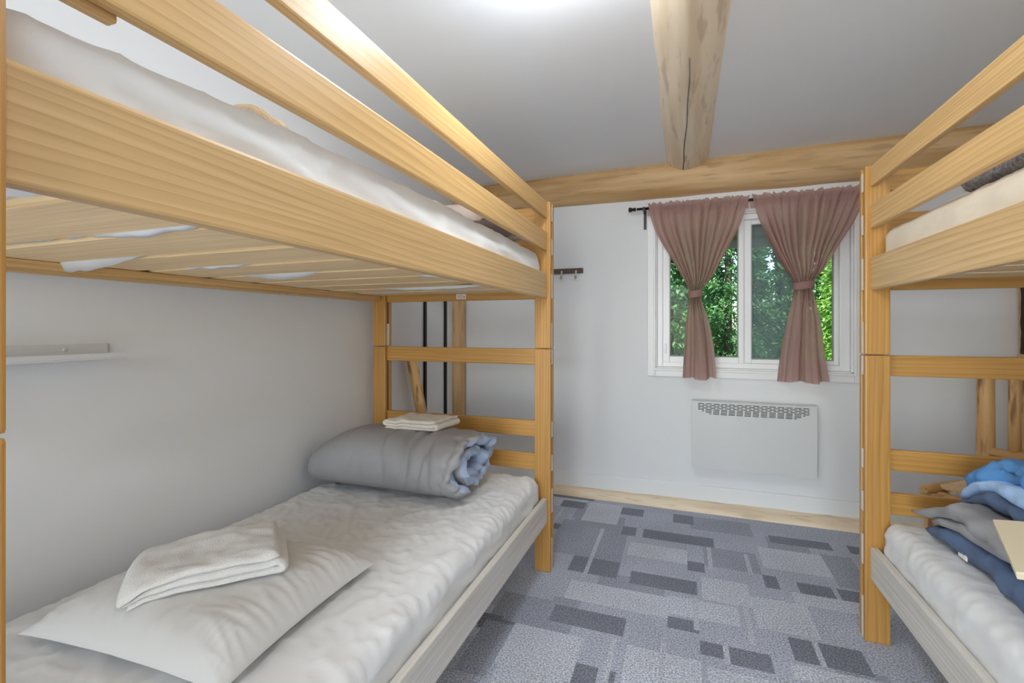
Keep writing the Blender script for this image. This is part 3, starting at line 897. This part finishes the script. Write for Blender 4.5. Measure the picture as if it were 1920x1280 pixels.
# heaped bedding on the lower right bunk
def bedding_heap():
    E = empty('folded_duvet', (1.12, 1.62, .49), 'heap of crumpled blue and grey duvet folds on the lower right bunk', 'duvet')
    def fold(name, x0, x1, ya, yb, z0, th, gap, mats, seed, amp=.012, slope=0.0, ends=0.0, front=0.0):
        path = []
        r = (th + gap) / 2
        n = 10
        for i in range(n + 1): path.append((x1 + (x0 + r - x1) * i / n, z0 + th / 2))
        for i in range(1, 8):
            a = -PI / 2 - PI * i / 8
            path.append((x0 + r + r * math.cos(a), z0 + th / 2 + r + r * math.sin(a)))
        for i in range(n + 1): path.append((x0 + r + (x1 - x0 - r) * i / n, z0 + th / 2 + 2 * r))
        def fn(a, b_, w):
            y = ya + (yb - ya) * w
            hz = (b_ - z0)
            k = 1 - abs(nz(y * 5 + seed, a * 4 + hz * 6, 2))
            z = b_ + amp * nz(y * 4 + seed, a * 5, 1) * min(1, hz / .03 + .1) + amp * .8 * (k ** 5)
            z += slope * (w - .5) * min(1, hz / .02)
            k2 = 1 - abs(nz(y * 13 + seed + .8 * nz(y * 5, a * 5, 3), a * 9 + hz * 18, 4))
            z += .007 * (k2 ** 6) * min(1, hz / .03)
            x = a + .028 * nz(y * 3 + seed, hz * 5, 6) - .008 * (k2 ** 6) * (1 if a < x0 + .06 else 0) * (1 if a < x0 + .25 else .3) + amp * .8 * nz(y * 12, hz * 30 + seed, 3) + front * w
            y2 = y + ends * nz(a * 7 + seed, hz * 14, 9) * (1 if w > .8 or w < .2 else .3)
            return (x, y2, max(z, z0 * .999 + .0005))
        return ribbon(name, path, th, 46, fn, mats, E, (x0, (ya + yb) / 2, z0), samples=90, taper=.05)
    fold('navy_fold', .800, 1.42, 1.12, 2.00, .492, .030, .010, [NAVY, GREYD], 1.2, .016, ends=.06, front=-.01)
    fold('cream_fold', .812, 1.40, 1.14, 1.97, .566, .014, .004, [GREYD, SHEET_C], 3.9, .010, ends=.05, front=-.01)
    fold('grey_fold', .806, 1.40, 1.14, 2.07, .600, .026, .006, [GREYD, SKY], 4.7, .020, ends=.07, slope=-.01, front=-.04)
    fold('slate_fold', .850, 1.38, 1.16, 1.99, .660, .018, .004, [NAVY, BLUE], 8.1, .016, ends=.06, slope=-.02)
    fold('pale_blue_tuck', .872, 1.30, 1.30, 1.95, .700, .018, .006, [SKY, GREYD], 6.3, .018, ends=.05)
    # the big blue crumple on top
    def dsp(p, n):
        q = Vector((p.x * 5, p.y * 4, p.z * 5))
        wv = nz(p.y * 6, p.x * 6, 1)
        k = 1 - abs(nz(p.x * 4.5 + .4 * wv, p.y * 3.2 + p.x * 2, p.z * 5 + 2))
        k2 = 1 - abs(nz(p.x * 15 + wv, p.y * 13 - p.x * 6, p.z * 14 + 4))
        return .034 * nz(p.x * 4, p.y * 4, p.z * 4 + 1) + .024 * k ** 7 + .011 * k2 ** 7 - .006
    rounded('blue_crumple', .875, 1.36, 1.22, 1.955, .736, .822, .042, .010, BLUE, E, dsp)
    box('care_label', .802, .806, 1.80, 1.845, .494, .520, STICK, E, .001)
    # the heap slumps towards the foot of the bed
    for o in E.children:
        w0 = wloc(o)
        for v in o.data.vertices:
            t = max(0, min(1, (v.co.y + w0.y - 1.80) / .28))
            z = v.co.z + w0.z
            v.co.z = .492 + (z - .492) * (1 - .6 * t * t * (3 - 2 * t)) - w0.z
        o.data.update()
bedding_heap()

# pale framed board lying against the heap
def framed_board():
    A, B = Vector((.752, 1.555, .668)), Vector((.690, 1.345, .625))
    ydir = (A - B).normalized()
    xdir = Vector((.96, -.28, .16)); xdir = (xdir - ydir * xdir.dot(ydir)).normalized()
    zdir = xdir.cross(ydir).normalized()
    R = Matrix((xdir, ydir, zdir)).transposed()
    w, h = .28, .225
    C0 = (A + B) / 2 + xdir * (w / 2) + zdir * .035
    E = empty('framed_board', C0, 'pale cream framed board resting on the heap of blue bedding', 'frame')
    E.rotation_euler = R.to_euler()
    CREAM = plain('cream_lacquered_wood', (0.78, 0.68, 0.48), 0.25)
    BROWN = plain('brown_board_face', (0.30, 0.17, 0.09), 0.5)
    def loc(name, x0, x1, y0, y1, z0, z1, m):
        me = box_mesh(x1 - x0, y1 - y0, z1 - z0, .003, name)
        o = link(name, me, m, None)
        o.parent = E; o.location = ((x0 + x1) / 2, (y0 + y1) / 2, (z0 + z1) / 2)
    f = .058
    loc('frame_bar', -w / 2, -w / 2 + f, -h / 2, h / 2, -.009, .009, CREAM)
    loc('frame_bar', w / 2 - f, w / 2, -h / 2, h / 2, -.009, .009, CREAM)
    loc('frame_bar', -w / 2 + f, w / 2 - f, -h / 2, -h / 2 + f * .7, -.009, .009, CREAM)
    loc('frame_bar', -w / 2 + f, w / 2 - f, h / 2 - f * .7, h / 2, -.009, .009, CREAM)
    loc('board_face', -w / 2 + f, w / 2 - f, -h / 2 + f * .7, h / 2 - f * .7, -.008, .002, BROWN)
framed_board()

# ------------------------------------------------------------------ curtains and rod
RY, RZ = 3.275, 2.000
def rod():
    E = empty('curtain_rod', (.4, RY, RZ), 'thin dark metal curtain rod above the window', 'curtain rod')
    Rx = Matrix.Rotation(PI / 2, 3, 'Y')
    lathe('rod_tube', [(.0085, -.68), (.0085, .68)], 16, RODM, E, (.385, RY, RZ), Rx)
    for x, s in ((-.30, -1), (1.07, 1)):
        lathe('finial', [(.010, 0), (.012, .002), (.012, .018), (.0095, .02), (.0095, .028), (.015, .030), (.016, .040), (.015, .048), (.006, .050)], 18, RODM, E, (x, RY, RZ), Matrix.Rotation(s * PI / 2, 3, 'Y'))
    for x in (-.247, 1.04):
        br = box('bracket_arm', x - .008, x + .008, RY - .012, YF, RZ - .016, RZ - .008, RODM, E, .002)
        box('bracket_plate', x - .009, x + .009, YF - .006, YF, RZ - .125, RZ + .012, RODM, br, .002)
        box('bracket_cup', x - .008, x + .008, RY - .014, RY - .010, RZ - .016, RZ + .010, RODM, br, .001)
rod()

def curtain(left, right, tie_t, ncyc, seed, label, ztop, zbot):
    """left/right: (t, X) edge curves, t = 0 at the top, 1 at the hem"""
    xc = (left[0][1] + right[0][1]) / 2
    E = empty('curtain', (xc, RY, RZ), label, 'curtain', 'tied back mauve curtains')
    nu, nt = 200, 110
    verts = []
    for j in range(nt):
        t = j / (nt - 1)
        L, R_ = spline(left, t), spline(right, t)
        wd = R_ - L
        g = math.exp(-((t - tie_t) / .10) ** 2)              # gathered at the tie
        below = max(0, min(1, (t - tie_t) / .12))
        amp = .014 + .022 * min(1, t / .25)
        amp = amp * (1 - .35 * g) + below * .016
        head = max(0, 1 - t / .075)
        for i in range(nu):
            u = i / (nu - 1)
            uu = u + .045 * nz(u * 5 + seed, t * 1.2, 1) * (1 - abs(2 * u - 1))
            ph = 2 * PI * ncyc * uu + 2.6 * nz(u * 4 + seed, t * 1.4, 2)
            n2 = nz(u * 17 + seed, t * 1.3, 5)
            n3 = nz(u * 6 + seed * 2, t * 1.6, 9)
            y = amp * (.12 + min(1.2, abs(n3) * 2.6)) * math.sin(ph) * (1 - below * .85) + amp * .9 * n2 * (1 - below * .7)
            fan = min(1, .35 + (t - tie_t) * 2.2)
            pl = math.sin(2 * PI * 2.4 * (u + .05 * nz(u * 3, seed, 4)) + seed)
            y += below * .052 * (abs(pl) ** .6 * (1 if pl > 0 else -1)) * fan
            y += -.02 * g * math.cos((u - .5) * PI)
            x = L + wd * u + .006 * math.cos(ph) * (1 - g) + below * .022 * math.cos(2 * PI * 2.4 * u + seed) * fan * math.sin(PI * u)
            z = ztop + (zbot - ztop) * t
            if head > 0:
                ru = math.sin(2 * PI * 24 * u + 3 * nz(u * 9, seed, 1))
                y = y * (1 - head) + head * (.007 * ru - .006)
                z += head * (.006 * math.sin(2 * PI * 17 * u + 4 * nz(u * 8 + seed, 3, 3)) + .010 * nz(u * 26, seed, 1))
            # rod pocket bulges round the rod
            pk = math.exp(-((z - RZ) / .022) ** 2)
            y = y * (1 - .6 * pk) - .017 * pk
            z -= below * .008 * math.sin(2 * PI * 1.5 * u + seed) * t
            verts.append((x - xc, y, z - RZ))
    pn = link('panel', pymesh('panel', verts, grid_faces(nt, nu)), CURT, None, (0, 0, 0), True)
    pn.parent = E
    # back of the rod pocket
    vb = []
    for i in range(80):
        u = i / 79
        for k in range(6):
            q = k / 5
            vb.append((left[0][1] + (right[0][1] - left[0][1]) * u - xc, .012 * math.sin(PI * q) + .004, .004 - RZ + ztop - .02 - .065 * q))
    pk = link('rod_pocket', pymesh('rod_pocket', vb, grid_faces(80, 6)), CURT, None, (0, 0, 0), True)
    pk.parent = E
    # tie band
    zt = ztop + (zbot - ztop) * tie_t
    L, R_ = spline(left, tie_t), spline(right, tie_t)
    hw = (R_ - L) / 2 + .006
    vt = []
    seg, hh = 40, .024
    for i in range(seg):
        a = 2 * PI * i / seg
        for dz, dr in ((-hh, 0), (-hh * .6, .003), (hh * .6, .003), (hh, 0)):
            vt.append(((L + R_) / 2 - xc + (hw + dr) * math.cos(a), (.036 + dr) * math.sin(a) - .008, zt - RZ + dz + .006 * math.cos(a)))
    tb = link('tie_band', pymesh('tie_band', vt, grid_faces(seg, 4, True)), CURT, None, (0, 0, 0), True)
    tb.parent = E
    so = tb.modifiers.new('thick', 'SOLIDIFY'); so.thickness = .003
ZT, ZB = 2.030, .872
def cv(pts):
    """edge points (X, z) to (t, X)"""
    return [((ZT - z) / (ZT - ZB), x) for x, z in pts]
curtain(cv([(-.229, 2.030), (-.185, 1.86), (-.088, 1.68), (-.022, 1.56), (.036, 1.44), (.036, 1.385), (.015, 1.20), (-.004, .872)]),
        cv([(.386, 2.030), (.335, 1.86), (.250, 1.68), (.170, 1.52), (.112, 1.44), (.110, 1.385), (.142, 1.26), (.175, 1.08), (.192, .872)]),
        .53, 11, 2.0, 'mauve curtain on the left half of the window, tied at the middle', ZT, ZB)
curtain(cv([(.396, 2.030), (.436, 1.88), (.505, 1.70), (.575, 1.57), (.632, 1.475), (.632, 1.42), (.600, 1.24), (.570, 1.06), (.549, .872)]),
        cv([(1.028, 2.030), (.935, 1.82), (.850, 1.67), (.790, 1.55), (.735, 1.475), (.735, 1.42), (.765, 1.24), (.785, 1.06), (.810, .872)]),
        .498, 12, 7.0, 'mauve curtain on the right half of the window beside the right bunk', ZT, ZB)

# ------------------------------------------------------------------ panel heater
def heater():
    x0, x1, z0, z1, y0, y1 = .054, .756, .292, .726, 3.272, YF
    E = empty('panel_heater', ((x0 + x1) / 2, y0, z0), 'white wall panel heater with slotted grille below the window', 'heater')
    box('back_box', x0 + .012, x1 - .012, y0 + .02, y1 - .012, z0 + .03, z1 - .006, METALW, E, .003)
    box('wall_bracket', x0 + .15, x0 + .19, y1 - .013, y1, z0 + .06, z1 - .06, METALW, E, .001)
    box('wall_bracket', x1 - .19, x1 - .15, y1 - .013, y1, z0 + .06, z1 - .06, METALW, E, .001)
    box('top_lip', x0, x1, y0, y0 + .05, z1 - .004, z1, METALW, E, .0015)
    box('dark_liner', x0 + .03, x1 - .03, y0 + .0125, y0 + .0165, z1 - .10, z1 - .008, DARKIN, E, 0)
    # front panel with real slots
    bm = bmesh.new()
    def slab(a, b, c, d_):
        if b - a < 1e-5 or d_ - c < 1e-5: return
        m = Matrix.Translation(((a + b) / 2, y0 + .005, (c + d_) / 2)) @ Matrix.Diagonal((b - a, .010, d_ - c, 1))
        bmesh.ops.create_cube(bm, size=1.0, matrix=m)
    rows, rh, pitch, sl, gp = 8, .0052, .0092, .036, .0095
    top = z1 - .014
    zc = top
    slab(x0, x1, top, z1 - .0045)
    for r in range(rows):
        zs1, zs0 = zc, zc - rh
        ind = 0 if r < 5 else (r - 4) * .022
        xa, xb = x0 + .037 + ind, x1 - .041 - ind
        off = 0 if r % 2 == 0 else (sl + gp) / 2
        cur = x0
        xs = xa - off
        while xs < xb:
            a, b = max(xs, xa), min(xs + sl, xb)
            if b - a > .006:
                slab(cur, a, zs0, zs1); cur = b
            xs += sl + gp
        slab(cur, x1, zs0, zs1)
        zn = zs0 - (pitch - rh)
        slab(x0, x1, zn if r < rows - 1 else z0, zs0)
        zc = zn
    slab_me = from_bm('front_panel', bm)
    o = link('front_panel', slab_me, METALW, None)
    o.parent = E; o.location = -E.location
heater()

# ------------------------------------------------------------------ coat rack
def rack():
    E = empty('coat_rack', (-.79, YF - .02, 1.61), 'dark wooden coat rack board with two hooks beside the left bunk', 'coat rack')
    box('rack_board', -.905, -.678, YF - .022, YF, 1.594, 1.629, RACKW, E, .002)
    for x in (-.832, -.726):
        h = box('hook', x - .006, x + .006, YF - .028, YF - .022, 1.572, 1.612, HOOKM, E, .002)
        pts = [(x, YF - .026, 1.575), (x, YF - .030, 1.560), (x, YF - .042, 1.551), (x, YF - .054, 1.556), (x, YF - .058, 1.568)]
        verts = []
        for i, p in enumerate(pts):
            d_ = Vector(pts[min(i + 1, 4)]) - Vector(pts[max(i - 1, 0)])
            M = axis_rot(d_)
            for k in range(10):
                a = 2 * PI * k / 10
                r = .0045 if i < 4 else .0055
                verts.append(Vector(p) + M @ Vector((r * math.cos(a), r * math.sin(a), 0)) - wloc(h))
        f = grid_faces(5, 10, False, True)
        f.append(tuple(range(40, 50))); f.append(tuple(reversed(range(10))))
        c = link('hook_curl', pymesh('hook_curl', verts, f), HOOKM, None, (0, 0, 0), True)
        c.parent = h
rack()

# ------------------------------------------------------------------ left wall: ledge, uprights, leaning pole
def ledge():
    E = empty('wall_ledge', (XL, .72, 1.11), 'white metal picture ledge on the left wall above the lower bunk', 'shelf')
    M = plain('white_ledge_enamel', (0.74, 0.745, 0.76), 0.45)
    b = box('back_plate', XL, XL + .004, .40, .938, 1.112, 1.152, M, E, .0015)
    box('shelf_tray', XL + .004, XL + .095, .40, .938, 1.108, 1.112, M, E, .0015)
    box('front_lip', XL + .091, XL + .095, .40, .938, 1.112, 1.126, M, E, .0015)
    lathe('screw', [(.006, 0), (.006, .0015), (.004, .003)], 16, METALW, b, (XL + .004, .83, 1.136), Matrix.Rotation(PI / 2, 3, 'Y'))
ledge()
for y, lab in ((2.835, 'slim black vertical shelf upright on the left wall, nearer the bunk bed'), (3.130, 'slim black vertical shelf upright on the left wall, nearer the corner log')):
    E = empty('shelf_upright', (XL, y, .3), lab, 'shelf upright', 'black shelf uprights on the left wall')
    box('channel', XL, XL + .016, y - .012, y + .012, .28, 1.75, BLACKM, E, .002)
    for z in (.33, 1.0, 1.7):
        lathe('screw', [(.005, 0), (.005, .001), (.003, .002)], 12, HOOKM, E, (XL + .016, y, z), Matrix.Rotation(PI / 2, 3, 'Y'))
o = log('log_pole', (-1.585, 2.84, .014), (-1.632, 2.575, 1.06), .036, .034, LOG_CHAIR, seed=6.6, seg=20, rings=40, lump=.08, bow=.006)
tag(o, 'short bark streaked log pole leaning behind the left bunk', 'log')

# ------------------------------------------------------------------ rustic log chair behind the right bunk
def chair():
    bl = Vector((1.405, 2.985, 0)); fdir = Vector((-.77, -.64, 0)).normalized(); sdir = Vector((.64, -.77, 0)).normalized()
    bl = Vector((1.395, 2.96, 0))
    W, Dp = .42, .40
    E = empty('log_chair', bl + fdir * Dp / 2 + sdir * W / 2, 'rustic peeled log chair standing behind the right bunk bed', 'chair')
    br = bl + sdir * W
    fl, fr = bl + fdir * Dp, br + fdir * Dp
    up = Vector((0, 0, 1))
    k = 1
    for p, h, r in ((bl, 1.03, .036), (br, 1.03, .036)):
        log('back_post', p, p + up * h - fdir * .0, r, r * .93, LOG_CHAIR, E, seed=1.7 * k, seg=18, rings=30, lump=.08); k += 1
    for p in (fl, fr):
        lg = log('front_leg', p, p + up * .405, .036, .034, LOG_CHAIR, E, seed=1.9 * k, seg=18, rings=16, lump=.06); k += 1
        log('leg_cap', p + up * .40, p + up * .445, .036, .055, LOG_CHAIR, E, seed=1.9 * k, seg=18, rings=8, lump=.04, round_end=0)
    for z, r in ((.595, .026), (.98, .028)):
        log('back_rail', bl + up * z, br + up * z, r, r, LOG_CHAIR, E, seed=2.3 * k, seg=16, rings=20, lump=.07); k += 1
    for q in (.25, .5, .75):
        p = bl + sdir * W * q
        log('spindle', p + up * .60, p + up * .98, .023, .021, LOG_CHAIR, E, seed=2.9 * k, seg=14, rings=16, lump=.07); k += 1
    for a, b in ((fl, bl), (fr, br)):
        log('seat_rail', a + fdir * .07 + up * .462, b - fdir * .02 + up * .440, .022, .024, LOG_CHAIR, E, seed=3.1 * k, seg=16, rings=20, lump=.06); k += 1
        log('stretcher', a + up * .18, b + up * .18, .02, .02, LOG_CHAIR, E, seed=3.3 * k, seg=14, rings=16, lump=.06); k += 1
    log('seat_rail', fl + up * .43, fr + up * .43, .022, .022, LOG_CHAIR, E, seed=4.0, seg=16, rings=16, lump=.06)
    log('seat_rail', bl + up * .43, br + up * .43, .022, .022, LOG_CHAIR, E, seed=4.4, seg=16, rings=16, lump=.06)
    M = Matrix((fdir, sdir, up)).transposed()
    for i in range(5):
        c = bl + fdir * (.05 + .075 * i) + sdir * W / 2 + up * .468
        me = box_mesh(.066, W - .02, .018, .004, 'seat_plank')
        link('seat_plank', me, WOOD_SLAT, E, c, rot=M)
chair()

# ------------------------------------------------------------------ ceiling lamp, and one added for fill
def lamp(x, y, label, glow):
    E = empty('ceiling_lamp', (x, y, ZC), label, 'lamp', 'round flush ceiling lamps')
    lathe('lamp_base', [(.176, -.040), (.180, -.034), (.180, 0)], 48, VINYL, E, (x, y, ZC))
    lathe('diffuser', [(.02, -.130), (.06, -.126), (.10, -.114), (.13, -.094), (.147, -.066), (.150, -.041), (.150, -.0395)], 48, glow, E, (x, y, ZC))
lamp(-.362, 1.234, 'lit round white ceiling lamp peeking in at the top edge', LAMPM)
lamp(1.00, .40, 'added unseen fill lamp on the ceiling over the near end of the right bunk', FILL_LAMPM)  # unseen lamp added to brighten the ceiling and the right side

# ------------------------------------------------------------------ outside the window
GROUND = plain('lawn_soil', (0.10, 0.14, 0.05), 1.0, bump=(20, .5, .05))
tag(boxes('ground_outside', [(-14, 14, YF + .16, 22, -.6, -.5)], GROUND), kind='structure')
SOFFIT = plain('grey_soffit_boards', (0.34, 0.33, 0.32), 0.8)
E = empty('porch_roof', (.4, 4.6, 2.1), 'grey porch roof edge with log fascia outside the window', 'roof')
for i in range(11):
    box('soffit_board', -2.6, 3.4, 3.53 + i * .165, 3.53 + i * .165 + .155, 2.30, 2.33, SOFFIT, E, .003)
log('eave_log', (-2.6, 5.26, 2.16), (3.4, 5.26, 2.17), .075, .07, peeled('weathered_log', (.36, .30, .25), (.22, .19, .16), (.1, .08, .07)), E, seed=9.1, rings=40)
box('fascia', -2.6, 3.4, 5.36, 5.39, 2.02, 2.34, SOFFIT, E, .004)

def leaf_mat(name, c1, c2, seed):
    t = NT(name)
    oi = t.n('ShaderNodeNewGeometry')
    nn = t.n('ShaderNodeTexNoise', ins={'Vector': t.mapped((1, 1, 1)), 'Scale': 5.0 + seed, 'Detail': 3.0})
    c = t.ramp(nn.outputs[0], [(0.35, c1), (0.65, c2)])
    t.col(c); t.rough(0.5)
    tr = t.n('ShaderNodeBsdfTranslucent'); t.set(tr.inputs['Color'], c)
    mx = t.n('ShaderNodeMixShader', ins={0: 0.35, 1: t.b.outputs[0], 2: tr.outputs[0]})
    t.t.links.new(mx.outputs[0], t.out.inputs['Surface'])
    return t.m
GR1 = leaf_mat('cedar_sunlit_green', (0.12, 0.30, 0.04), (0.34, 0.60, 0.10), .3)  # sunlit tone painted into the leaf colour
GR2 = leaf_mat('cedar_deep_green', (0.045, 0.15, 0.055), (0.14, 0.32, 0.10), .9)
TRUNK = plain('tree_trunk_bark', (0.10, 0.075, 0.055), 0.95, bump=(20, .8, .03))
def tree(x, y, rad, hgt, mat, label, seed, n=7000, leaf=.05):
    rnd = random.Random(seed)
    E = empty('conifer_tree', (x, y, -.5), label, 'tree', 'conifers outside the window')
    log('trunk', (x, y, -.5), (x, y, hgt * .8), .06, .03, TRUNK, E, seed=seed, seg=12, rings=14, lump=.1)
    verts, faces = [], []
    nb = 150
    sprays = []
    ztop = min(hgt, 3.6)
    for b in range(nb):
        z = -.35 + (ztop + .35) * (b + rnd.random()) / nb
        rr = rad * (1 - .75 * max(0, z) / hgt)
        a = 2 * PI * .618 * b + rnd.uniform(-.5, .5)
        sprays.append((rr * .75 * math.cos(a), rr * .75 * math.sin(a), z + .5, rr * rnd.uniform(.30, .46), a))
    g = rnd.gauss
    for k in range(n):
        sx, sy, sz, sr, a = sprays[rnd.randrange(nb)]
        d_ = Vector((g(0, 1), g(0, 1), g(0, .6))).normalized() * sr * (rnd.random() ** .35)
        c = Vector((sx, sy, sz - .35 * d_.length)) + d_
        s = leaf * rnd.uniform(.5, 1.35)
        ax = Vector((math.cos(a) + g(0, .6), math.sin(a) + g(0, .6), -.5 + g(0, .45))).normalized()
        bx_ = ax.cross(Vector((g(0, .6), g(0, .6), 1))).normalized()
        i = len(verts)
        verts += [c - ax * s, c + bx_ * s * .33, c + ax * s * 1.2, c - bx_ * s * .33]
        faces.append((i, i + 1, i + 2, i + 3))
    o = link('foliage', pymesh('foliage', verts, faces), mat, None)
    o.parent = E
    o['kind'] = 'stuff'
sd = 1
for row, y, r, h, n, lf, xs in (('front', 6.7, .64, 4.4, 30000, .034, (-2.55, -1.0, .55, 2.1, 3.65)), ('middle', 8.35, .66, 5.0, 16000, .05, (-1.8, -.2, 1.4, 3.0, 4.6)), ('back', 10.3, .95, 6.0, 14000, .08, (-2.2, .1, 2.4, 4.7))):
    for i, x in enumerate(xs):
        nth = ('leftmost', 'second', 'third', 'fourth', 'fifth')[i]
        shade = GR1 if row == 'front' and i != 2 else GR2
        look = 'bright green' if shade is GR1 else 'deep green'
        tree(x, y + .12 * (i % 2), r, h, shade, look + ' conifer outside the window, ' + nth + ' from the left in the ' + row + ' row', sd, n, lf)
        sd += 1
